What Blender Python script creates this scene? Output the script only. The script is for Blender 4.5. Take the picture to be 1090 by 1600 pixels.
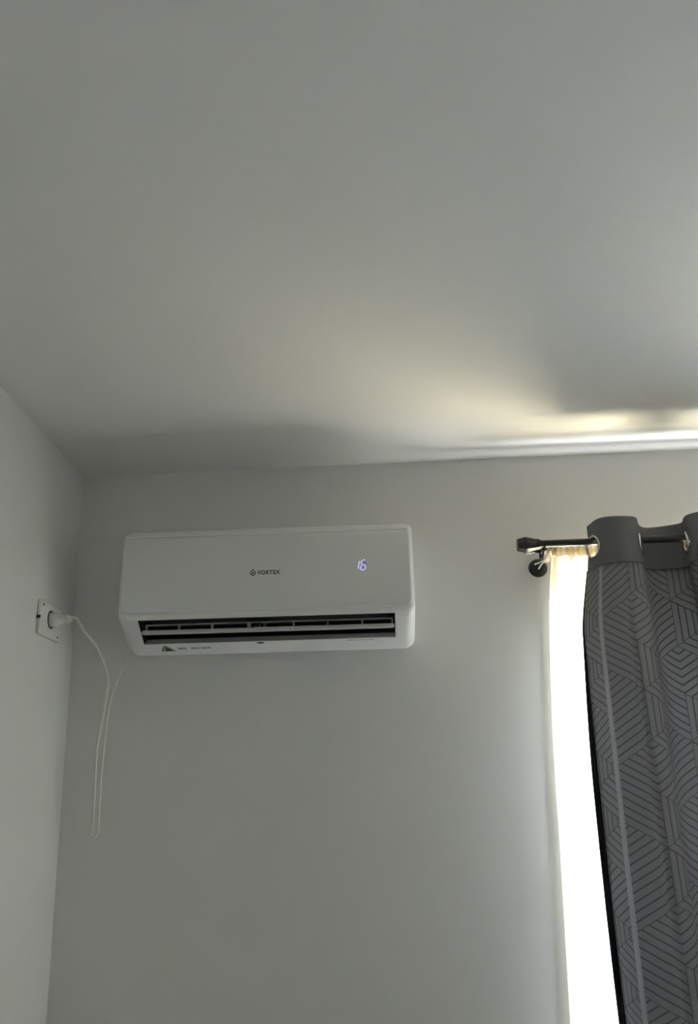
import bpy, bmesh, math, random
from math import sin, cos, pi, radians, sqrt, floor
from mathutils import Vector, Matrix

for o in list(bpy.data.objects):
    bpy.data.objects.remove(o, do_unlink=True)
SC = bpy.context.scene
COL = SC.collection

# ------------------------------------------------------------------ camera
# room frame: back wall is the plane y = 0 (room on the -y side), z up, metres
F_PX, CAM_D, CEIL = 1350.0, 2.5, 2.60
XL = -0.35708 * CAM_D                      # left wall
XR, YB = 2.75, -4.3                        # right wall, rear wall
CAM = Vector((0, -CAM_D, CEIL - 0.39775 * CAM_D))
pit, yaw, rol = radians(18.57), radians(-1.52), radians(-2.01)
fw = Vector((sin(yaw) * cos(pit), cos(yaw) * cos(pit), sin(pit)))
r0 = Vector((cos(yaw), -sin(yaw), 0)); u0 = r0.cross(fw)
rr = r0 * cos(rol) + u0 * sin(rol); uu = -r0 * sin(rol) + u0 * cos(rol)
cd = bpy.data.cameras.new('camera'); cam = bpy.data.objects.new('camera', cd); COL.objects.link(cam)
m3 = Matrix((rr, uu, -fw)).transposed()
cam.matrix_world = Matrix.Translation(CAM) @ m3.to_4x4()
cd.sensor_fit = 'HORIZONTAL'; cd.sensor_width = 36.0; cd.lens = F_PX * 36.0 / 1090.0
cd.clip_start = 0.05
SC.camera = cam
def at_px(x, y, d):
    """point seen at a photo pixel, at depth d in front of the back wall"""
    v = rr * ((x - 545) / F_PX) - uu * ((y - 800) / F_PX) + fw
    return CAM + v * ((-d - CAM.y) / v.y)

# ------------------------------------------------------------------ world, daylight, exposure
WX0, WX1, WZ0, WZ1 = 0.51, 1.80, 0.85, 2.145    # window opening in the back wall
w = bpy.data.worlds.new('sky'); SC.world = w; w.use_nodes = True
bg = w.node_tree.nodes['Background']
bg.inputs[0].default_value = (0.63, 0.755, 1.0, 1); bg.inputs[1].default_value = 22.0

def area(name, loc, target, sx, sy, power, col, portal=False, spread=180):
    l = bpy.data.lights.new(name, 'AREA'); l.shape = 'RECTANGLE'; l.size = sx; l.size_y = sy
    l.energy = power; l.color = col; l.spread = radians(spread)
    o = bpy.data.objects.new(name, l); COL.objects.link(o); o.location = loc
    o.rotation_euler = (Vector(target) - Vector(loc)).to_track_quat('-Z', 'Y').to_euler()
    if portal: l.cycles.is_portal = True
    return o
# sky portal just outside the glass, and added area lamps standing in for sunlit ledge and sill
area('window_sky_portal', ((WX0 + WX1) / 2, 0.24, (WZ0 + WZ1) / 2), ((WX0 + WX1) / 2, -1, (WZ0 + WZ1) / 2), WX1 - WX0, WZ1 - WZ0, 1, (1, 1, 1), True)
area('ledge_standin_lamp', ((WX0 + WX1) / 2 + .15, 0.50, WZ0 + .03), ((WX0 + WX1) / 2 + .15, 0.36, 2.2), WX1 - WX0 + .5, 0.56, 145, (1.0, 0.95, 0.90), spread=98)
area('sill_standin_lamp', ((WX0 + WX1) / 2, 0.055, WZ0 + .012), ((WX0 + WX1) / 2, 0.0549, 2.2), WX1 - WX0 - .04, 0.09, 8, (0.97, 0.99, 1.0))

SC.view_settings.view_transform = 'Standard'; SC.view_settings.look = 'None'
SC.view_settings.exposure = 1.12; SC.view_settings.gamma = 1.0
SC.view_settings.use_curve_mapping = False
SC.cycles.max_bounces = 16; SC.cycles.diffuse_bounces = 8; SC.cycles.transparent_max_bounces = 24
SC.cycles.transmission_bounces = 8; SC.cycles.sample_clamp_indirect = 6.0
SC.cycles.use_denoising = True

# ------------------------------------------------------------------ materials
class X:
    """small expression wrapper over shader Math nodes"""
    def __init__(s, nt, sock): s.nt, s.s = nt, sock
    @staticmethod
    def op(nt, kind, *a):
        n = nt.nodes.new('ShaderNodeMath'); n.operation = kind
        for i, v in enumerate(a):
            if isinstance(v, X): nt.links.new(v.s, n.inputs[i])
            else: n.inputs[i].default_value = v
        return X(nt, n.outputs[0])
    def __add__(s, o): return X.op(s.nt, 'ADD', s, o)
    def __sub__(s, o): return X.op(s.nt, 'SUBTRACT', s, o)
    def __mul__(s, o): return X.op(s.nt, 'MULTIPLY', s, o)
    def __rsub__(s, o): return X.op(s.nt, 'SUBTRACT', o, s)
    __radd__ = __add__; __rmul__ = __mul__
    def f(s, kind, *a): return X.op(s.nt, kind, s, *a)

def newmat(name):
    m = bpy.data.materials.new(name); m.use_nodes = True
    return m, m.node_tree, m.node_tree.nodes['Principled BSDF']

def plain(name, col, rough=0.5, metal=0.0, noise=0.0, nscale=30, bump=0.0, spec=0.5, bscale=None):
    m, nt, p = newmat(name)
    p.inputs['Base Color'].default_value = (*col, 1); p.inputs['Roughness'].default_value = rough
    p.inputs['Metallic'].default_value = metal; p.inputs['Specular IOR Level'].default_value = spec
    if noise or bump:
        tc = nt.nodes.new('ShaderNodeTexCoord')
        n = nt.nodes.new('ShaderNodeTexNoise'); n.inputs['Scale'].default_value = nscale; n.inputs['Detail'].default_value = 5
        nt.links.new(tc.outputs['Object'], n.inputs['Vector'])
        if noise:
            mx = nt.nodes.new('ShaderNodeMix'); mx.data_type = 'RGBA'
            mx.inputs['A'].default_value = (*[c * (1 - noise) for c in col], 1)
            mx.inputs['B'].default_value = (*[min(1, c * (1 + noise)) for c in col], 1)
            nt.links.new(n.outputs['Fac'], mx.inputs['Factor']); nt.links.new(mx.outputs['Result'], p.inputs['Base Color'])
        if bump:
            n2 = nt.nodes.new('ShaderNodeTexNoise'); n2.inputs['Scale'].default_value = bscale or nscale; n2.inputs['Detail'].default_value = 4
            nt.links.new(tc.outputs['Object'], n2.inputs['Vector'])
            b = nt.nodes.new('ShaderNodeBump'); b.inputs['Strength'].default_value = bump; b.inputs['Distance'].default_value = 0.002
            nt.links.new(n2.outputs['Fac'], b.inputs['Height']); nt.links.new(b.outputs['Normal'], p.inputs['Normal'])
    return m

M = {}
M['wall'] = plain('wall_paint', (0.74, 0.735, 0.72), 0.75, noise=0.012, nscale=3, bump=0.06, bscale=120, spec=0.25)
M['ceil'] = plain('ceiling_paint', (0.80, 0.795, 0.785), 0.85, noise=0.012, nscale=2.5, bump=0.05, bscale=120, spec=0.2)
M['abs'] = plain('white_abs_plastic', (0.78, 0.785, 0.79), 0.35, noise=0.01, nscale=8)
M['panel'] = plain('white_satin_panel', (0.76, 0.76, 0.76), 0.28, noise=0.01, nscale=6)
M['seamglint'] = plain('seam_highlight_white', (0.92, 0.92, 0.92), 0.2, noise=0.01, nscale=20)
M['duct'] = plain('dark_duct_plastic', (0.012, 0.012, 0.013), 0.55, noise=0.1, nscale=40)
M['fan'] = plain('black_fan_plastic', (0.02, 0.02, 0.021), 0.6, noise=0.1, nscale=40)
M['louver'] = plain('louver_plastic', (0.50, 0.50, 0.50), 0.4, noise=0.02, nscale=20)
M['print'] = plain('grey_print', (0.10, 0.10, 0.105), 0.45, noise=0.05, nscale=60)
M['sprint'] = plain('soft_grey_print', (0.30, 0.32, 0.33), 0.5, noise=0.05, nscale=60)
M['olive'] = plain('sticker_olive_print', (0.42, 0.42, 0.24), 0.5, noise=0.1, nscale=90)
M['ink'] = plain('sticker_dark_print', (0.05, 0.055, 0.04), 0.5, noise=0.1, nscale=90)
M['slot'] = plain('dark_slot', (0.03, 0.03, 0.03), 0.7, noise=0.1, nscale=60)
M['socket'] = plain('socket_plastic', (0.74, 0.73, 0.70), 0.4, noise=0.015, nscale=30)
M['cable'] = plain('cable_pvc', (0.72, 0.69, 0.63), 0.45, noise=0.03, nscale=30)
M['black'] = plain('black_powder_coat', (0.012, 0.012, 0.013), 0.38, noise=0.1, nscale=80, bump=0.05)
M['silver'] = plain('brushed_nickel', (0.62, 0.62, 0.63), 0.25, 1.0, noise=0.04, nscale=60)
M['frame'] = plain('window_upvc', (0.82, 0.82, 0.80), 0.35, noise=0.01, nscale=10)
M['sill'] = plain('sill_stone', (0.78, 0.76, 0.72), 0.4, noise=0.05, nscale=25)
M['string'] = plain('white_cord', (0.85, 0.85, 0.84), 0.7, noise=0.03, nscale=80)
M['terrace'] = plain('terrace_stone', (0.55, 0.52, 0.47), 0.8, noise=0.1, nscale=6)
M['hemshade'] = plain('shaded_hem_black', (0.016, 0.016, 0.018), 0.8, noise=0.1, nscale=200, spec=0.1)
M['skirt'] = plain('white_skirting', (0.78, 0.77, 0.75), 0.45, noise=0.01, nscale=10)

def emis(name, col, s):
    m, nt, p = newmat(name)
    p.inputs['Base Color'].default_value = (0.02, 0.02, 0.03, 1)
    p.inputs['Emission Color'].default_value = (*col, 1); p.inputs['Emission Strength'].default_value = s
    n = nt.nodes.new('ShaderNodeTexNoise'); n.inputs['Scale'].default_value = 400
    rr_ = nt.nodes.new('ShaderNodeMapRange'); rr_.inputs['To Min'].default_value = s * 0.92; rr_.inputs['To Max'].default_value = s * 1.08
    nt.links.new(n.outputs['Fac'], rr_.inputs['Value']); nt.links.new(rr_.outputs['Result'], p.inputs['Emission Strength'])
    return m
M['led'] = emis('led_digit', (0.74, 0.74, 1.0), 0.36)
M['ledglow'] = emis('led_diffuser', (0.36, 0.33, 1.0), 0.14)

def floor_mat():
    m, nt, p = newmat('oak_laminate')
    tc = nt.nodes.new('ShaderNodeTexCoord')
    br = nt.nodes.new('ShaderNodeTexBrick'); br.inputs['Scale'].default_value = 1.0
    br.inputs['Brick Width'].default_value = 1.2; br.inputs['Row Height'].default_value = 0.19; br.inputs['Mortar Size'].default_value = 0.0015
    br.inputs['Color1'].default_value = (0.19, 0.165, 0.14, 1); br.inputs['Color2'].default_value = (0.165, 0.145, 0.125, 1); br.inputs['Mortar'].default_value = (0.15, 0.1, 0.07, 1)
    nt.links.new(tc.outputs['Object'], br.inputs['Vector']); nt.links.new(br.outputs['Color'], p.inputs['Base Color'])
    p.inputs['Roughness'].default_value = 0.4
    return m
M['floor'] = floor_mat()

def glass_mat():
    m, nt, p = newmat('window_glass'); nt.nodes.remove(p)
    t = nt.nodes.new('ShaderNodeBsdfTransparent'); t.inputs[0].default_value = (0.94, 0.96, 0.95, 1)
    g = nt.nodes.new('ShaderNodeBsdfGlossy'); g.inputs['Roughness'].default_value = 0.02
    lw = nt.nodes.new('ShaderNodeLayerWeight'); lw.inputs[0].default_value = 0.5      # Schlick reflectance, same from both sides
    fr = X(nt, lw.outputs['Facing']).f('POWER', 5.0) * 0.9 + 0.03
    mx = nt.nodes.new('ShaderNodeMixShader')
    nt.links.new(fr.s, mx.inputs[0]); nt.links.new(t.outputs[0], mx.inputs[1]); nt.links.new(g.outputs[0], mx.inputs[2])
    nt.links.new(mx.outputs[0], nt.nodes['Material Output'].inputs[0])
    return m
M['glass'] = glass_mat()

def sheer_mat(name, clear, tint, tint2):
    """voile: open weave lets part of the light straight through, the threads scatter the rest"""
    m, nt, p = newmat(name); nt.nodes.remove(p)
    t = nt.nodes.new('ShaderNodeBsdfTransparent'); t.inputs[0].default_value = (*tint, 1)
    tl = nt.nodes.new('ShaderNodeBsdfTranslucent'); df = nt.nodes.new('ShaderNodeBsdfDiffuse')
    tc = nt.nodes.new('ShaderNodeTexCoord')
    n = nt.nodes.new('ShaderNodeTexNoise'); n.inputs['Scale'].default_value = 14; n.inputs['Detail'].default_value = 4
    mp = nt.nodes.new('ShaderNodeMapping'); mp.inputs['Scale'].default_value = (1, 1, 0.15)
    nt.links.new(tc.outputs['Object'], mp.inputs[0]); nt.links.new(mp.outputs[0], n.inputs['Vector'])
    mc = nt.nodes.new('ShaderNodeMix'); mc.data_type = 'RGBA'
    mc.inputs['A'].default_value = (*[c * 0.95 for c in tint2], 1); mc.inputs['B'].default_value = (*tint2, 1)
    nt.links.new(n.outputs['Fac'], mc.inputs['Factor'])
    for s in (tl, df): nt.links.new(mc.outputs['Result'], s.inputs[0])
    a = nt.nodes.new('ShaderNodeMixShader'); a.inputs[0].default_value = 0.20
    nt.links.new(tl.outputs[0], a.inputs[1]); nt.links.new(df.outputs[0], a.inputs[2])
    b = nt.nodes.new('ShaderNodeMixShader'); b.inputs[0].default_value = 1 - clear
    nt.links.new(t.outputs[0], b.inputs[1]); nt.links.new(a.outputs[0], b.inputs[2])
    nt.links.new(b.outputs[0], nt.nodes['Material Output'].inputs[0])
    return m
M['sheer'] = sheer_mat('cream_voile', 0.40, (1.0, 0.90, 0.66), (0.93, 0.92, 0.88))
M['sheerhem'] = sheer_mat('cream_voile_hem', 0.05, (1.0, 0.90, 0.68), (0.66, 0.57, 0.40))

def curtain_mat(name, pattern, seam=0.0):
    m, nt, p = newmat(name); nt.nodes.remove(p)
    uvn = nt.nodes.new('ShaderNodeUVMap'); uvn.uv_map = 'UVMap'
    sep = nt.nodes.new('ShaderNodeSeparateXYZ'); nt.links.new(uvn.outputs[0], sep.inputs[0])
    u, v = X(nt, sep.outputs[0]), X(nt, sep.outputs[1])
    weave = nt.nodes.new('ShaderNodeTexNoise'); weave.inputs['Scale'].default_value = 350; weave.inputs['Detail'].default_value = 2
    nt.links.new(uvn.outputs[0], weave.inputs['Vector'])
    wv = X(nt, weave.outputs['Fac'])
    if pattern:
        L = 0.128; W = L * 0.866; N = 6.0
        uw = u * (1 / W); c = uw.f('FLOOR'); fu = uw - c
        par = (c * 0.5).f('FRACT') * 2.0                       # 0 even column, 1 odd column
        vv = v * (1 / L) + par * 0.5
        k = vv.f('FLOOR'); t = vv - k
        inR = ((t - 0.5).f('ABSOLUTE')).f('LESS_THAN', (1.0 - fu) * 0.5)     # triangle pointing right
        idx = inR * k + (1.0 - inR) * (vv + 0.5).f('FLOOR')
        sh = (c * 0.5).f('FLOOR')
        md = ((idx + sh) * (1 / 3.0) + 0.001).f('FRACT') * 3.0
        c0 = md.f('LESS_THAN', 0.5); c2 = md.f('GREATER_THAN', 1.5); c1 = 1.0 - c0 - c2
        ev = 1.0 - par
        # hatch class weights: V vertical, U rising, D falling
        isV = ev * inR * (c0 + c1)
        isU = ev * c2 + par * (inR * (c0 + c2) + (1.0 - inR) * c0)
        isD = 1.0 - isV - isU
        def line(x): return ((x + 0.5).f('FRACT') - 0.5).f('ABSOLUTE')
        hV = line(fu * N); hU = line((vv - fu * 0.5) * N); hD = line((vv + fu * 0.5) * N)
        eU = line(vv - fu * 0.5) * N; eD = line(vv + fu * 0.5) * N
        dV = hV.f('MINIMUM', eU).f('MINIMUM', eD)
        d = isV * dV + isU * hU + isD * hD
        mr = nt.nodes.new('ShaderNodeMapRange'); mr.interpolation_type = 'SMOOTHSTEP'
        mr.inputs['From Min'].default_value = 0.07; mr.inputs['From Max'].default_value = 0.15
        nt.links.new(d.s, mr.inputs['Value'])
        body = X(nt, mr.outputs['Result'])
        sm_ = (u - seam).f('ABSOLUTE').f('LESS_THAN', 0.0075)      # plain seam tape beside the side hem, fold highlight painted lighter
        body = body * (1.0 - sm_) + sm_ * 1.9
    else:
        body = wv * 0.0 + 0.42
    fac = body * (0.9 + (wv - 0.5) * 0.5)
    mx = nt.nodes.new('ShaderNodeMix'); mx.data_type = 'RGBA'; mx.clamp_factor = False
    mx.inputs['A'].default_value = (0.105, 0.105, 0.110, 1); mx.inputs['B'].default_value = (0.22, 0.22, 0.23, 1)
    nt.links.new(fac.s, mx.inputs['Factor'])
    df = nt.nodes.new('ShaderNodeBsdfDiffuse'); tl = nt.nodes.new('ShaderNodeBsdfTranslucent')
    gl = nt.nodes.new('ShaderNodeBsdfGlossy'); gl.inputs['Roughness'].default_value = 0.45; gl.inputs[0].default_value = (0.5, 0.5, 0.52, 1)
    bp = nt.nodes.new('ShaderNodeBump'); bp.inputs['Strength'].default_value = 0.35; bp.inputs['Distance'].default_value = 0.001
    nt.links.new(fac.s, bp.inputs['Height'])
    for s in (df, gl): nt.links.new(bp.outputs[0], s.inputs['Normal'])
    nt.links.new(mx.outputs['Result'], df.inputs[0])
    nt.links.new(mx.outputs['Result'], tl.inputs[0])
    a = nt.nodes.new('ShaderNodeMixShader'); a.inputs[0].default_value = 0.30 if pattern else 0.04
    nt.links.new(df.outputs[0], a.inputs[1]); nt.links.new(tl.outputs[0], a.inputs[2])
    b = nt.nodes.new('ShaderNodeMixShader'); b.inputs[0].default_value = 0.03
    nt.links.new(a.outputs[0], b.inputs[1]); nt.links.new(gl.outputs[0], b.inputs[2])
    nt.links.new(b.outputs[0], nt.nodes['Material Output'].inputs[0])
    return m
M['header'] = curtain_mat('charcoal_header_band', False)

# ------------------------------------------------------------------ mesh helpers
def obj(name, bm, mat, parent=None, smooth=False, angle=40):
    me = bpy.data.meshes.new(name)
    bm.normal_update(); bm.to_mesh(me); bm.free()
    o = bpy.data.objects.new(name, me); COL.objects.link(o)
    me.materials.append(M[mat] if isinstance(mat, str) else mat)
    if smooth:
        for p in me.polygons: p.use_smooth = True
        me.set_sharp_from_angle(angle=radians(angle))
    if parent: o.parent = parent
    return o

def tag(o, label, cat, group=None, kind=None):
    o['label'] = label; o['category'] = cat
    if group: o['group'] = group
    if kind: o['kind'] = kind
    return o

def empty(name, loc=(0, 0, 0)):
    o = bpy.data.objects.new(name, None); COL.objects.link(o); o.location = loc; o.empty_display_size = 0.1
    return o

def box(bm, x0, x1, y0, y1, z0, z1, bev=0.0, seg=2):
    g = bmesh.ops.create_cube(bm, size=1.0)
    for vtx in g['verts']:
        vtx.co = ((x0 + x1) / 2 + vtx.co.x * (x1 - x0), (y0 + y1) / 2 + vtx.co.y * (y1 - y0), (z0 + z1) / 2 + vtx.co.z * (z1 - z0))
    if bev:
        es = set(e for vtx in g['verts'] for e in vtx.link_edges)
        bmesh.ops.bevel(bm, geom=list(es), offset=bev, segments=seg, affect='EDGES', profile=0.5)
    return bm

def nb(): return bmesh.new()

def catmull(pts, n=8):
    pts = [Vector(p) for p in pts]; P = [pts[0] * 2 - pts[1]] + pts + [pts[-1] * 2 - pts[-2]]; out = []
    for i in range(1, len(P) - 2):
        a, b, c, d = P[i - 1:i + 3]
        for k in range(n):
            t = k / n
            out.append(0.5 * ((2 * b) + (c - a) * t + (2 * a - 5 * b + 4 * c - d) * t * t + (3 * b - a - 3 * c + d) * t ** 3))
    return out + [pts[-1]]

def tube(bm, path, rad, n=12, caps=True):
    path = [Vector(p) for p in path]; rings = []
    nrm = None
    for i, p in enumerate(path):
        t = (path[min(i + 1, len(path) - 1)] - path[max(i - 1, 0)]).normalized()
        if nrm is None:
            nrm = t.orthogonal().normalized()
        nrm = (nrm - t * nrm.dot(t)).normalized(); bn = t.cross(nrm)
        r_ = rad(i / (len(path) - 1)) if callable(rad) else rad
        rings.append([bm.verts.new(p + (nrm * cos(2 * pi * k / n) + bn * sin(2 * pi * k / n)) * r_) for k in range(n)])
    for a, b in zip(rings, rings[1:]):
        for k in range(n):
            bm.faces.new((a[k], a[(k + 1) % n], b[(k + 1) % n], b[k]))
    if caps:
        bm.faces.new(rings[0][::-1]); bm.faces.new(rings[-1])
    return bm

def lathe(bm, prof, origin, axis, n=32, close=True):
    """prof: list of (distance along axis, radius)"""
    ax = Vector(axis).normalized(); a = ax.orthogonal().normalized(); b = ax.cross(a); O = Vector(origin); rings = []
    for s, r_ in prof:
        rings.append([bm.verts.new(O + ax * s + (a * cos(2 * pi * k / n) + b * sin(2 * pi * k / n)) * max(r_, 1e-5)) for k in range(n)])
    for p, q in zip(rings, rings[1:]):
        for k in range(n):
            bm.faces.new((p[k], p[(k + 1) % n], q[(k + 1) % n], q[k]))
    if close:
        bm.faces.new(rings[0][::-1]); bm.faces.new(rings[-1])
    return bm

def torus(bm, c, axis, R, r_, n=40, m=12, flat=1.0):
    ax = Vector(axis).normalized(); a = ax.orthogonal().normalized(); b = ax.cross(a); rings = []
    for i in range(n):
        th = 2 * pi * i / n; e = a * cos(th) + b * sin(th)
        rings.append([bm.verts.new(Vector(c) + e * (R + r_ * cos(2 * pi * k / m)) + ax * (r_ * flat * sin(2 * pi * k / m))) for k in range(m)])
    for i in range(n):
        p, q = rings[i], rings[(i + 1) % n]
        for k in range(m):
            bm.faces.new((p[k], q[k], q[(k + 1) % m], p[(k + 1) % m]))
    return bm

# ------------------------------------------------------------------ the room shell
TH = 0.20
def struct(name, bm, mat, label, cat, parent=None):
    o = obj(name, bm, mat, parent)
    if parent is None: tag(o, label, cat, kind='structure')
    return o
b = nb(); box(b, XL - TH, XR + TH, YB - TH, TH, -0.12, 0.0)
struct('floor', b, 'floor', 'oak laminate floor of the room', 'floor')
b = nb(); box(b, XL - TH, XR + TH, YB - TH, TH, CEIL, CEIL + 0.15)
struct('ceiling', b, 'ceil', 'plain off-white ceiling above the air conditioner', 'ceiling')
b = nb(); box(b, XL - TH, XL, YB - TH, TH, 0, CEIL)
struct('wall_left', b, 'wall', 'plain off-white side wall carrying the power socket', 'wall')
b = nb(); box(b, XR, XR + TH, YB - TH, TH, 0, CEIL)
struct('wall_right', b, 'wall', 'plain off-white wall beyond the window', 'wall')
b = nb(); box(b, XL, XR, YB - TH, YB, 0, CEIL)
struct('wall_rear', b, 'wall', 'plain off-white wall facing the window', 'wall')
b = nb()                                            # back wall with the window opening
box(b, XL, WX0, 0, TH, 0, CEIL); box(b, WX1, XR, 0, TH, 0, CEIL)
box(b, WX0, WX1, 0, TH, 0, WZ0); box(b, WX0, WX1, 0, TH, WZ1, CEIL)
struct('wall_back', b, 'wall', 'plain off-white wall carrying the air conditioner and curtain rod', 'wall')
for nm, a in (('baseboard_left', (XL, XL + 0.012, YB, 0)), ('baseboard_back', (XL + 0.012, XR - 0.012, -0.012, 0)), ('baseboard_right', (XR - 0.012, XR, YB, 0))):
    b = nb(); box(b, *a, 0, 0.08)
    struct(nm, b, 'skirt', 'low white skirting board along the ' + nm.split('_')[1] + ' wall', 'baseboard')
b = nb(); box(b, -3, XR + TH, TH, 9, -0.14, -0.02); box(b, XR + TH, 9, -9, 9, -0.14, -0.02)
struct('floor_terrace', b, 'terrace', 'pale stone terrace outside the window', 'terrace')

# window: white frame with a mullion, two sashes, two panes, inner sill
win = empty('window_1', (WX0, 0.1, WZ0)); tag(win, 'white framed window behind the cream voile curtain', 'window', kind='structure')
def wpart(name, bm, mat, parent=win):
    for vtx in bm.verts: vtx.co -= Vector((WX0, 0.1, WZ0))
    return obj(name, bm, mat, parent)
fb = nb(); fy0, fy1 = 0.10, 0.17; ft = 0.045
box(fb, WX0, WX0 + ft, fy0, fy1, WZ0, WZ1); box(fb, WX1 - ft, WX1, fy0, fy1, WZ0, WZ1)
box(fb, WX0 + ft, WX1 - ft, fy0, fy1, WZ0, WZ0 + ft); box(fb, WX0 + ft, WX1 - ft, fy0, fy1, WZ1 - ft, WZ1)
mid = (WX0 + WX1) / 2
box(fb, mid - 0.03, mid + 0.03, fy0, fy1, WZ0 + ft, WZ1 - ft)
wpart('window_frame', fb, 'frame')
for xa, xb in ((WX0 + ft, mid - 0.03), (mid + 0.03, WX1 - ft)):
    sb = nb(); za, zb = WZ0 + ft, WZ1 - ft; st = 0.04
    box(sb, xa, xa + st, 0.115, 0.155, za, zb); box(sb, xb - st, xb, 0.115, 0.155, za, zb)
    box(sb, xa + st, xb - st, 0.115, 0.155, za, za + st); box(sb, xa + st, xb - st, 0.115, 0.155, zb - st, zb)
    so = wpart('sash', sb, 'frame')
    gb = nb(); box(gb, xa + st, xb - st, 0.132, 0.138, za + st, zb - st)
    g = wpart('pane', gb, 'glass', so)
b = nb(); box(b, WX0 - 0.04, WX1 + 0.04, -0.03, 0.10, WZ0 - 0.03, WZ0 + 0.0, 0.006)
wpart('window_sill', b, 'sill')
b = nb(); box(b, WX0 - 0.08, WX1 + 0.08, TH, 0.84, WZ0 - 0.08, WZ0 - 0.005, 0.006)
wpart('outer_ledge', b, 'sill')  # unseen slab, made deep to carry the stand-in ledge lamp

# ------------------------------------------------------------------ air conditioner
ACX, ACZ, AW = -0.297, 2.017, 0.405
ac = empty('air_conditioner', (ACX, 0, ACZ)); ac.rotation_euler = (0, 0.010, 0)
tag(ac, 'white wall-mounted split air conditioner with lit digits and open louver', 'air conditioner')
PRO = [(0, .018), (.03, .005), (.055, .0), (.075, .0015), (.095, .008), (.12, .0215),
       (.133, .030), (.146, .0385), (.159, .047), (.172, .0555), (.185, .064), (.198, .073),
       (.206, .081), (.2085, .088), (.210, .10), (.2105, .15), (.209, .20), (.206, .25), (.202, .295), (.198, .312), (.19, .324), (.175, .332), (.15, .335), (0, .335)]
I0, I1 = 5, 11
CAV = [(.105, .030), (.078, .052), (.060, .085), (.070, .130), (.120, .150), (.175, .125)]
CAV = CAV[:I1 - I0 - 1]
# profile inset for the rounded ends
def inset(pr, r_):
    out = []; n = len(pr)
    for i, (d, z) in enumerate(pr):
        d0, z0 = pr[i - 1] if i else pr[0]; d1, z1 = pr[i + 1] if i < n - 1 else pr[-1]
        td, tz = d1 - d0, z1 - z0; L = sqrt(td * td + tz * tz) or 1
        nd, nz = -tz / L, td / L            # inward
        if d == 0: nd, nz = 0, (1 if z < .1 else -1)
        q = r_ * (.42 + .58 * max(0, min(1, 1 - (z - .03) / .07)))
        out.append((max(0, d + nd * q), z + nz * q))
    return out
OX = 0.350                                    # half width of the air outlet
def front_d(z):
    pts = [p for p in PRO[11:21]]
    for (d0, z0), (d1, z1) in zip(pts, pts[1:]):
        if z0 <= z <= z1: return d0 + (d1 - d0) * (z - z0) / (z1 - z0)
    return pts[-1][0]
R_END = 0.030
st = [(-AW + R_END * (1 - cos(k / 6 * pi / 2)), R_END * (1 - sin(k / 6 * pi / 2))) for k in range(7)]
xs = [(x, i_) for x, i_ in st]
bd, du = nb(), nb()
def ring(bm, x, pr): return [bm.verts.new((x, -d, z)) for d, z in pr]
def bridge(bm, A, B, skip=()):
    for i in range(len(A) - 1):
        if i in skip: continue
        bm.faces.new((A[i], A[i + 1], B[i + 1], B[i]))
    return bm
left = [ring(bd, x, inset(PRO, i_)) for x, i_ in xs]
midl = ring(bd, -OX, PRO); midr = ring(bd, OX, PRO)
right = [ring(bd, -x, inset(PRO, i_)) for x, i_ in reversed(xs)]
seq = left + [midl, midr] + right
for A, B in zip(seq, seq[1:]):
    bridge(bd, A, B, range(I0, I1) if A is midl else ())
bd.faces.new(left[0][::-1]); bd.faces.new(right[-1])
bmesh.ops.recalc_face_normals(bd, faces=bd.faces)
body = obj('body', bd, 'abs', ac, True, 35)
# duct inside the outlet
CP = [PRO[I0]] + CAV + [PRO[I1]]
Lr, Rr = ring(du, -OX, CP), ring(du, OX, CP)
bridge(du, Lr, Rr)
du.faces.new(Lr); du.faces.new(Rr[::-1])
obj('air_duct', du, 'duct', ac, False)
# pale scoop of the lower lip inside the outlet
b = nb()
SP = [(.1205, .0222), (.114, .0257), (.105, .0318), (.096, .0390)]
bridge(b, ring(b, -OX + .001, SP), ring(b, OX - .001, SP)); obj('outlet_lip', b, 'abs', ac, True)
b = nb(); lathe(b, [(0, .038), (2 * OX - .04, .038)], (-OX + .02, -.108, .108), (1, 0, 0), 24); fan = obj('fan_roller', b, 'fan', ac, True)

# front panel, slightly proud with rounded corners
PZ0, PZ1, PW, PR = .0885, .307, .399, .024
def hw(z, ins=0.0):
    a_, r_ = PW - ins, PR
    if z < PZ0 + ins + r_: q = (PZ0 + ins + r_ - z) / r_; return a_ - r_ * (1 - sqrt(max(0, 1 - q * q)))
    if z > PZ1 - ins - .010: q = (z - (PZ1 - ins - .010)) / .010; return a_ - .010 * (1 - sqrt(max(0, 1 - min(1, q * q))))
    return a_
def outline(ins):
    n1, zs = 10, []
    lo, hi = PZ0 + ins, PZ1 - ins
    for k in range(n1 + 1): zs.append(lo + PR * (1 - cos(pi / 2 * k / n1)))
    for k in range(1, 12): zs.append(lo + PR + (hi - .010 - lo - PR) * k / 12)
    for k in range(n1 + 1): zs.append(hi - .010 + .010 * sin(pi / 2 * k / n1))
    return [(hw(z, ins), z) for z in zs]
b = nb(); loops = []
for ins, off in ((0.0, -.004), (0.0, .0018), (.0018, .0042), (.0042, .0058), (.008, .0062)):
    o_ = outline(ins)
    loops.append(([b.verts.new((-x, -(front_d(z) + off), z)) for x, z in o_], [b.verts.new((x, -(front_d(z) + off), z)) for x, z in o_]))
for (l0, r0_), (l1, r1_) in zip(loops, loops[1:]):
    for i in range(len(l0) - 1):
        b.faces.new((l0[i], l0[i + 1], l1[i + 1], l1[i])); b.faces.new((r0_[i], r1_[i], r1_[i + 1], r0_[i + 1]))
    b.faces.new((l0[0], l1[0], r1_[0], r0_[0])); b.faces.new((l0[-1], r0_[-1], r1_[-1], l1[-1]))
l, r_ = loops[-1]
for i in range(len(l) - 1): b.faces.new((l[i], l[i + 1], r_[i + 1], r_[i]))
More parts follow.
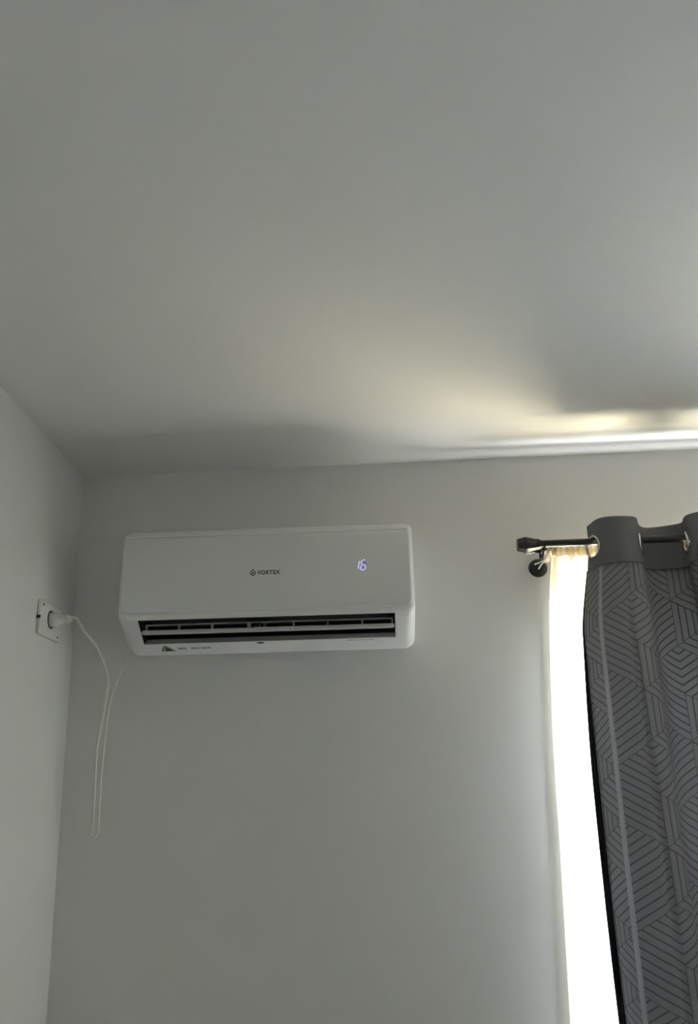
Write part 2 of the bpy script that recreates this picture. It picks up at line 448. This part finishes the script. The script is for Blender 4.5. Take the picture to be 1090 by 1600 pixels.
bmesh.ops.recalc_face_normals(b, faces=b.faces)
panel = obj('front_panel', b, 'panel', ac, True, 50)
b = nb(); tube(b, [(-PW + .006 + (2 * PW - .012) * k / 40, -(front_d(PZ1) + .0035), PZ1 + .0020) for k in range(41)], .0024, 8); obj('seam_highlight', b, 'seamglint', ac, True)  # added pale strip imitating the highlight along the panel's top edge
def psurf(x, z, lift=.0006): return Vector((x, -(front_d(z) + .0062 + lift), z))

# lettering and emblem on the panel
def text_mesh(bm, s, x0, z0, width, height, lift):
    cu = bpy.data.curves.new('lettering', 'FONT'); cu.body = s; cu.size = 1.0; cu.offset = 0.045; cu.space_character = 1.12
    to = bpy.data.objects.new('lettering', cu); COL.objects.link(to)
    dg = bpy.context.evaluated_depsgraph_get(); me = to.evaluated_get(dg).to_mesh()
    xs_ = [v_.co.x for v_ in me.vertices]; ys_ = [v_.co.y for v_ in me.vertices]
    sx, sy = width / (max(xs_) - min(xs_)), height / (max(ys_) - min(ys_))
    vs = [bm.verts.new(psurf(x0 + (v_.co.x - min(xs_)) * sx, z0 + (v_.co.y - min(ys_)) * sy, lift)) for v_ in me.vertices]
    for p in me.polygons:
        try: bm.faces.new([vs[i] for i in p.vertices])
        except ValueError: pass
    to.evaluated_get(dg).to_mesh_clear(); bpy.data.objects.remove(to); bpy.data.curves.remove(cu)
b = nb(); text_mesh(b, 'VORTEX', -.0225, .1865, .063, .0125, .0006)
lg = obj('lettering', b, 'print', panel)
b = nb(); ex, ez = -.0345, .1925                              # round emblem with a pointed flame and a gap
for k in range(22):
    if k in (5,): continue
    t0, t1 = 2 * pi * k / 22, 2 * pi * (k + 1) / 22
    q = [psurf(ex + cos(t) * rd, ez - .0005 + sin(t) * rd) for t, rd in ((t0, .0082), (t1, .0082), (t1, .0054), (t0, .0054))]
    b.faces.new([b.verts.new(c) for c in q])
b.faces.new([b.verts.new(psurf(ex + dx, ez + dz)) for dx, dz in ((-.0034, .0066), (.0030, .0066), (.0010, .0118))])
b.faces.new([b.verts.new(psurf(ex + dx, ez + dz)) for dx, dz in ((-.0034, -.0036), (.0034, -.0036), (.0024, .0010), (-.0004, .0032), (-.0028, .0004))])
obj('emblem', b, 'print', panel)

# LED digits: seven-segment 1 and 6, slanted
def segs(bm, cx, cz, wd, ht, which, t=.0034):
    hx, hz = wd / 2, ht / 2; sl = 0.16
    S = {'a': (-hx, hz, hx, hz), 'g': (-hx, 0, hx, 0), 'd': (-hx, -hz, hx, -hz), 'f': (-hx, hz, -hx, 0), 'e': (-hx, 0, -hx, -hz), 'b': (hx, hz, hx, 0), 'c': (hx, 0, hx, -hz)}
    for s in which:
        x0, z0, x1, z1 = S[s]; dx, dz = x1 - x0, z1 - z0; L = sqrt(dx * dx + dz * dz); dx /= L; dz /= L
        g = .0008; nx, nz = -dz, dx; h = t / 2
        pts = [(x0 + dx * g, z0 + dz * g), (x0 + dx * (g + h) + nx * h, z0 + dz * (g + h) + nz * h), (x1 - dx * (g + h) + nx * h, z1 - dz * (g + h) + nz * h),
               (x1 - dx * g, z1 - dz * g), (x1 - dx * (g + h) - nx * h, z1 - dz * (g + h) - nz * h), (x0 + dx * (g + h) - nx * h, z0 + dz * (g + h) - nz * h)]
        bm.faces.new([bm.verts.new(psurf(cx + px + pz * sl, cz + pz, .0010)) for px, pz in pts])
b = nb(); segs(b, .2496, .2050, .0125, .0245, 'bc', .0032); obj('digit', b, 'led', panel)
b = nb(); segs(b, .2685, .2050, .0122, .0280, 'acdefg', .0036); obj('digit', b, 'led', panel)
b = nb(); b.faces.new([b.verts.new(psurf(.2670 + .0085 * cos(2 * pi * k / 24) + .16 * .0145 * sin(2 * pi * k / 24), .205 + .0145 * sin(2 * pi * k / 24), .0004)) for k in range(24)])
obj('display_glow', b, 'ledglow', panel)

# louver: broad blade, thin upper blade, cross struts
lou = empty('louver', (0, 0, 0)); lou.parent = ac
b = nb(); box(b, -OX + .006, OX - .003, -.178, -.136, -.0062, .0062, .004)
for v_ in b.verts: v_.co.z += .0435 + (-.178 - v_.co.y) * -.16
obj('blade', b, 'louver', lou, True)
b = nb(); box(b, -OX + .012, OX - .006, -.160, -.150, .0655, .0690, .0012); obj('blade', b, 'louver', lou, True)
for xx in (-.336, -.246, -.154, -.052, .071, .165, .260, .342):
    b = nb(); ww = .0022 if xx > 0 else .003
    if abs(xx + .052) < .01: ww = .0052
    box(b, xx - ww, xx + ww, -.158, -.150, .046, .067, .0008); obj('strut', b, 'louver', lou)
# inner vertical guide vanes
for k in range(16):
    xx = -.32 + k * .043
    b = nb(); pr = [(.092, .062), (.118, .070), (.120, .096), (.098, .090)]
    A = ring(b, xx, pr); B = ring(b, xx + .002, pr)
    for i in range(4): b.faces.new((A[i], A[(i + 1) % 4], B[(i + 1) % 4], B[i]))
    b.faces.new(A[::-1]); b.faces.new(B); obj('guide_vane', b, 'fan', ac)
# motor bracket bits by the middle strut
for xx, hh in ((-.037, .010), (-.026, .013), (-.012, .017), (.008, .006)):
    b = nb(); box(b, xx - .004, xx + .004, -.135, -.126, .048, .052 + hh, .0015); obj('bracket', b, 'louver', ac)

# lower lip marks: drain slot, printed line, energy sticker
def lip(x, s, lift=.0006):
    """point on the sloping lower lip, s = depth from the wall"""
    for (d0, z0), (d1, z1) in zip(PRO[1:6], PRO[2:7]):
        if d0 <= s <= d1:
            t = (s - d0) / (d1 - d0); z = z0 + (z1 - z0) * t; L = sqrt((d1 - d0) ** 2 + (z1 - z0) ** 2)
            return Vector((x, -(s + (z1 - z0) / L * lift), z - (d1 - d0) / L * lift))
def lip_quad(bm, x0, x1, s0, s1, lift=.0006, sk=0.0):
    bm.faces.new([bm.verts.new(lip(x, s, lift)) for x, s in ((x0, s0), (x1, s0), (x1 + sk, s1), (x0 + sk, s1))])
b = nb(); b.faces.new([b.verts.new(lip(-.025 + .011 * cos(2 * pi * k / 20),   .114 + .0030 * sin(2 * pi * k / 20))) for k in range(20)]); obj('drain_slot', b, 'slot', ac)
b = nb(); random.seed(4); xx = .215
while xx < .29:
    l_ = random.uniform(.002, .006); lip_quad(b, xx, xx + l_, .1125, .1150); xx += l_ + .0008
obj('printed_line', b, 'sprint', ac)
sx0 = -.308
stk = empty('energy_sticker'); stk.parent = ac
b = nb(); b.faces.new([b.verts.new(lip(x, s, .0007)) for x, s in ((sx0, .090), (sx0 + .044, .090), (sx0 + .013, .1165))]); obj('triangle', b, 'olive', stk)
b = nb(); b.faces.new([b.verts.new(lip(x, s, .0010)) for x, s in ((sx0 + .0005, .0905), (sx0 + .0055, .0905), (sx0 + .0128, .1130), (sx0 + .0115, .1145))]); obj('triangle_stripe', b, 'ink', stk)
b = nb(); b.faces.new([b.verts.new(lip(x, s, .0010)) for x, s in ((sx0 + .010, .0905), (sx0 + .040, .0905), (sx0 + .016, .1100), (sx0 + .0145, .1085))]); obj('triangle_stripe', b, 'ink', stk)
xx = sx0 + .049
for wd, gap in ((.005, .001), (.006, .001), (.004, .001), (.006, .013), (.004, .001), (.007, .001), (.005, .002), (.004, .004), (.005, .0008), (.004, .0008), (.006, .0008), (.004, .0008), (.005, 0)):
    b = nb(); lip_quad(b, xx, xx + wd, .097, .1045, .0008); xx += wd + gap; obj('fine_print', b, 'sprint', stk)

# ------------------------------------------------------------------ power socket, plug and cable
SY, SZ = -0.207, 2.100
so = empty('power_socket', (XL, SY, SZ)); tag(so, 'white wall socket on the side wall by the corner', 'socket')
b = nb(); box(b, 0, .010, -.076, .076, -.046, .046, .003, 3); obj('cover_plate', b, 'socket', so, True)
b = nb(); torus(b, (.0102, 0, 0.004), (1, 0, 0), .0225, .0022, 40, 8); obj('socket_ring', b, 'slot', so, True)
for yy, zz in ((.058, -.034), (-.058, .034)):
    b = nb(); lathe(b, [(0, .003), (.0012, .0028)], (.0098, yy, zz), (1, 0, 0), 12); obj('screw', b, 'slot', so, True)
b = nb(); box(b, 0.0, .011, -.0775, -.0755, -.006, .002); obj('release_notch', b, 'slot', so)

PC = Vector((XL + .011, SY, SZ + .004))
PTHS = [Vector((-0.829, -.207, 2.1085)), Vector((-.812, -.204, 2.105))] + [at_px(*q) for q in (
    (130, 984, .19), (150, 1010, .165), (163, 1040, .14), (168, 1064, .12), (165, 1095, .10), (157, 1135, .08), (151, 1172, .065), (148, 1230, .05), (145, 1280, .042), (142, 1303, .040),
    (145, 1308, .040), (150, 1305, .040), (153, 1294, .040), (155, 1260, .038), (157, 1220, .036), (162, 1170, .035), (168, 1116, .034), (175, 1085, .033), (190, 1046, .032), (207, 1016, .034))]
pc = empty('power_cable', PC); tag(pc, 'white power cable hanging in a loop from plug to air conditioner', 'power cable')
def loc(bm):
    for v_ in bm.verts: v_.co -= PC
    return bm
b = nb(); tube(b, catmull(PTHS, 10), .0036, 12); obj('cord', loc(b), 'cable', pc, True, 80)
b = nb(); lathe(b, [(0, .0195), (.012, .0195), (.016, .0185), (.024, .0150), (.034, .0118), (.042, .0112), (.0425, .0126), (.049, .0126), (.0495, .0096), (.056, .0080), (.060, .0055)], PC, (1, 0, 0), 32); obj('plug', loc(b), 'socket', pc, True, 50)
b = nb()                                       # small twisted wire tie round the hanging strand
T0, T1 = at_px(155, 1262, .038), at_px(157, 1222, .0362)
tube(b, [T0.lerp(T1, t / 60) + Vector((.0042 * cos(t * .9), .0042 * sin(t * .9), 0)) for t in range(61)], .0009, 6); obj('wire_tie', loc(b), 'string', pc, True)

# ------------------------------------------------------------------ curtain rods
RZ, RY, RR = 2.281, -0.130, 0.0108
rod = empty('curtain_rod', (0.487, 0, 2.247)); tag(rod, 'black double curtain rod with faceted finial above the window', 'curtain rod')
RO = Vector((0.487, 0, 2.247))
def rp(name, bm, smooth=True, ang=40, mat='black'):
    for v_ in bm.verts: v_.co -= RO
    return obj(name, bm, mat, rod, smooth, ang)
RX1 = 2.20
b = nb(); lathe(b, [(0, RR), (RX1 - .45, RR)], (.45, RY, RZ), (1, 0, 0), 24); rp('front_rod', b)
def finial(x, s):
    b_ = nb(); lathe(b_, [(0, .016), (.0, .0185), (.022, .0235), (.026, .0235), (.052, .0165), (.062, .0160), (.062, .0125), (.070, .0125)], (x, RY, RZ), (s, 0, 0), 8)
    rp('finial', b_, False)
finial(.411, 1); finial(RX1 + .04, -1)
BY, BZ, BR = -.062, 2.281, .0068
b = nb(); lathe(b, [(0, BR), (RX1 - .46, BR)], (.456, BY, BZ), (1, 0, 0), 16); rp('back_rod', b)
for x_, s_ in ((.443, 1), (RX1 + .01, -1)):
    b = nb(); lathe(b, [(0, .0098), (.018, .0098), (.020, .0075)], (x_, BY, BZ), (s_, 0, 0), 16); rp('end_cap', b)
for bx_ in (.487, 2.12):
    b = nb(); lathe(b, [(0, .0270), (.003, .0275), (.006, .0262), (.0085, .0200), (.010, .011)], (bx_, -.0005, 2.244), (0, -1, 0), 36); rp('wall_flange', b)
    b = nb(); tube(b, [(bx_, -.006, 2.244), (bx_, -.05, 2.246), (bx_, -.10, 2.252), (bx_, -.130, 2.2665)], .0062, 12); rp('bracket_arm', b)
    for cy, cz, cr in ((RY, RZ, RR + .003), (BY, BZ, BR + .003)):
        b = nb(); tube(b, [(bx_, cy + cos(a_) * cr, cz + sin(a_) * cr) for a_ in [radians(180 + q * 15) for q in range(13)]], .0028, 8); rp('rod_cradle', b)
    b = nb(); tube(b, [(bx_, BY, BZ - BR - .003), (bx_, BY, 2.250)], .0045, 8); rp('cradle_post', b)

# ------------------------------------------------------------------ charcoal grommet curtain
CUX = 0.625                      # x of the first rod crossing
HALF = 0.130                     # spacing of rod crossings
ZT, ZH, ZB = 2.336, 2.205, 0.04
AMP = 0.052
NPH = 5.4                        # how many half waves in the panel
PH0, PH1 = -0.12 * pi, NPH * pi
cur = empty('grommet_curtain', (CUX, RY, ZB)); tag(cur, 'charcoal patterned curtain with silver grommets hanging from black rod', 'curtain')
CO = Vector((CUX, RY, ZB))
def smooth01(t): t = max(0, min(1, t)); return t * t * (3 - 2 * t)
def fold(ph, z):
    """centre line of the cloth: (x, y) for a fold phase at height z"""
    dn = ZT - z
    k = smooth01((dn - .05) / .5)
    amp = AMP * (1 + k * (.22 + 0.10 * sin(1.3 * ph + .4)))
    x = CUX + HALF * ph / pi - (0.012 + .016 * smooth01((ph - 1.2 * pi) / (.6 * pi))) * (1 + .25 * k) * sin(2 * ph)
    y = RY - amp * sin(ph) - .012 * k
    x += 0.006 * k * sin(0.7 * ph + z * 1.9) + .003 * sin(2.1 * ph + z * 3.3) * k
    y += 0.005 * k * sin(1.1 * ph - z * 2.3)
    # the leading edge spreads outwards below the header
    e = 1 - smooth01((ph - PH0) / (0.85 * pi))
    sp = 0.040 * smooth01((dn - .02) / .30) + 0.026 * smooth01((dn - .15) / 1.2)
    x -= sp * e
    y += e * 0.012 * smooth01(dn / .5)
    # pressed ridge beside the side hem
    rg = math.exp(-((ph - 0.20 * pi) / .16) ** 2) * k
    y -= .007 * rg; x -= .004 * rg
    # a shallow crease down the first front fold
    y += .014 * k * math.exp(-((ph - .50 * pi) / .11) ** 2)
    return x, y
NU = 420
phs = [PH0 + (PH1 - PH0) * i / NU for i in range(NU + 1)]
# arc length at mid height for the pattern coordinates
arc = [0.0]
for i in range(NU):
    a_, c_ = fold(phs[i], 1.5), fold(phs[i + 1], 1.5)
    arc.append(arc[-1] + sqrt((a_[0] - c_[0]) ** 2 + (a_[1] - c_[1]) ** 2))
SEAM = arc[min(range(NU + 1), key=lambda i: abs(phs[i] - .20 * pi))] + .028
M['curtain'] = curtain_mat('charcoal_jacquard', True, SEAM)
def ztop(ph, z):          # top edge lifts slightly over the front folds
    if z > ZH: return z + (0.004 * sin(ph) + .002 * sin(2.7 * ph)) * (z - ZH) / (ZT - ZH)
    return z
def cloth(name, zs, mat, holes=(), off=0.0):
    bm = nb(); uvl = bm.loops.layers.uv.new('UVMap'); grid = []
    for z in zs:
        row = []
        for i, ph in enumerate(phs):
            x, y = fold(ph, z)
            row.append(bm.verts.new((x, y, ztop(ph, z))))
        grid.append(row)
    for j in range(len(zs) - 1):
        for i in range(NU):
            f_ = bm.faces.new((grid[j][i], grid[j][i + 1], grid[j + 1][i + 1], grid[j + 1][i]))
            for lp, (ii, jj) in zip(f_.loops, ((i, j), (i + 1, j), (i + 1, j + 1), (i, j + 1))):
                lp[uvl].uv = (arc[ii] + .028, zs[jj] + .062)
    kill = [v_ for v_ in bm.verts if any((v_.co - h).length < .0285 for h in holes)]
    if kill: bmesh.ops.delete(bm, geom=kill, context='VERTS')
    for v_ in bm.verts: v_.co -= CO
    o = obj(name, bm, mat, cur, True, 180)
    sm = o.modifiers.new('thickness', 'SOLIDIFY'); sm.thickness = off; sm.offset = 0
    return o
RCZ = RZ - .0155
cross = [Vector((*fold(k * pi, RCZ), RCZ)) for k in range(int(NPH) + 1)]
nh = 34
cloth('header', [ZT - (ZT - ZH) * i / nh for i in range(nh + 1)], 'header', cross, .0034)
nz = 64
cloth('panel', [ZH + .0006 - (ZH - ZB) * i / nz for i in range(nz + 1)], 'curtain', (), .0012)
for k, c in enumerate(cross):
    e = 0.05; a_ = fold(k * pi - e, RCZ); d_ = fold(k * pi + e, RCZ)
    tx, ty = d_[0] - a_[0], d_[1] - a_[1]; nrm = Vector((ty, -tx, 0)).normalized()
    b = nb(); torus(b, c - CO, nrm, .0305, .0050, 44, 10, 0.8); obj('grommet', b, 'silver', cur, True, 80)
# side hem: folded double edge, its backlit shade painted in as near-black
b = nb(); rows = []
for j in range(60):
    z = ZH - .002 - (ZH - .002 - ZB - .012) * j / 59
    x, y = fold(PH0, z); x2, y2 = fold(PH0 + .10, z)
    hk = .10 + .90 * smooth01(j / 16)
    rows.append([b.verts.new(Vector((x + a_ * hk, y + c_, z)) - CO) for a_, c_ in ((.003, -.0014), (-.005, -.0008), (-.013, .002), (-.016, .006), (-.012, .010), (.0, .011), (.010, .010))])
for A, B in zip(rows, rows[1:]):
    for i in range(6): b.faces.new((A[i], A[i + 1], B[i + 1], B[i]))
o = obj('side_hem', b, 'hemshade', cur, True, 180); sm = o.modifiers.new('thickness', 'SOLIDIFY'); sm.thickness = .002

# ------------------------------------------------------------------ cream voile on the back rod
she = empty('voile_curtain', (0.5, BY, .06)); tag(she, 'sheer cream voile curtain behind the charcoal one', 'curtain')
SO = Vector((0.5, BY, .06))
SLK = [at_px(*q) for q in ((861, 868, .062), (860, 885, .060), (858, 920, .045), (858, 960, .032), (859, 1000, .022), (863, 1150, .018), (868, 1230, .018), (874, 1320, .018), (890, 1600, .018))]
SLK.append(SLK[-1] + Vector((-.02, 0, -1.1)))
def sheer_left(z):
    for p, q in zip(SLK, SLK[1:]):
        if q.z <= z <= p.z: return p.x + (q.x - p.x) * (p.z - z) / (p.z - q.z)
    return SLK[0].x if z > SLK[0].z else SLK[-1].x
SXR = 2.02
def sheer_pt(s, z):
    """s = metres along the rod from the leading edge"""
    L = sheer_left(z); x = L + s + (SXR - .47 - 0) * 0
    k = smooth01((2.262 - z) / .25)
    y = BY + .006 - (.006 + .012 * k) * sin(s * 2 * pi / .145 + .5) - .003 * sin(s * 2 * pi / .047 + z * .8) - .002 * k * sin(s * 31 + z * 2.5)
    # below the heading the leading edge falls back to the wall, the next folds swing out to the dark curtain's edge
    y += k * (.046 * (1 - smooth01(s / .09)) - .048 * smooth01((s - .02) / .07) * (1 - smooth01((s - .11) / .07)) + .012 * smooth01((s - .12) / .06))
    return x, max(-.105 if s < .13 else -.060, min(y, -.012))
SN = 520; SWID = SXR - .512
def sheet(name, s0, s1, n, zs, mat, dy=0.0):
    bm = nb(); g = []
    for z in zs:
        g.append([])
        for i in range(n + 1):
            s = s0 + (s1 - s0) * i / n; x, y = sheer_pt(s, z)
            g[-1].append(bm.verts.new(Vector((x, y + dy, z)) - SO))
    for j in range(len(zs) - 1):
        for i in range(n): bm.faces.new((g[j][i], g[j][i + 1], g[j + 1][i + 1], g[j + 1][i]))
    return obj(name, bm, mat, she, True, 180)
HEM = .026
zz = [2.262 - (2.262 - .06) * (i / 48) for i in range(49)]
sheet('voile', HEM, SWID, SN, zz, 'sheer')
sheet('side_hem', 0, HEM, 6, zz, 'sheerhem')
# gathered heading with rod pocket: wraps front and back of the back rod
for nm, sg in (('heading_front', -1), ('heading_back', 1)):
    bm = nb(); g = []
    for z, off in ((2.2985, .002), (2.290, .0095), (2.281, .0115), (2.272, .0095), (2.2615, .003)):
        g.append([])
        for i in range(381):
            s = SWID * i / 380
            g[-1].append(bm.verts.new(Vector((sheer_left(2.27) + s, BY + sg * (off + .0022 * sin(s * 2 * pi / .017 + sg)) + .0012 * sin(s * 90), z + .0015 * sin(s * 2 * pi / .031))) - SO))
    for j in range(4):
        for i in range(380): bm.faces.new((g[j][i], g[j][i + 1], g[j + 1][i + 1], g[j + 1][i]))
    obj(nm, bm, 'sheerhem', she, True, 180)
# loose end of the heading tape and its two cords
b = nb(); g = []
for j in range(7):
    t = j / 6
    g.append([b.verts.new(Vector((.4965 + .022 * q - .012 * t, BY - .014 - .004 * sin(q * 5 + t * 3), 2.2865 - .048 * t + .004 * q)) - SO) for q in (0, .33, .66, 1)])
for A, B in zip(g, g[1:]):
    for i in range(3): b.faces.new((A[i], A[i + 1], B[i + 1], B[i]))
obj('heading_tape', b, 'sheerhem', she, True, 180)
for pts in ([at_px(856, 871, .105), at_px(848, 876, .106), at_px(835, 882, .107)], [at_px(853, 873, .105), at_px(847, 880, .106), at_px(841, 889, .107)]):
    b = nb(); tube(b, catmull(pts, 5), lambda t: .0013 + (.0007 if t > .9 else 0), 8)
    for v_ in b.verts: v_.co -= SO
    obj('draw_cord', b, 'string', she, True)
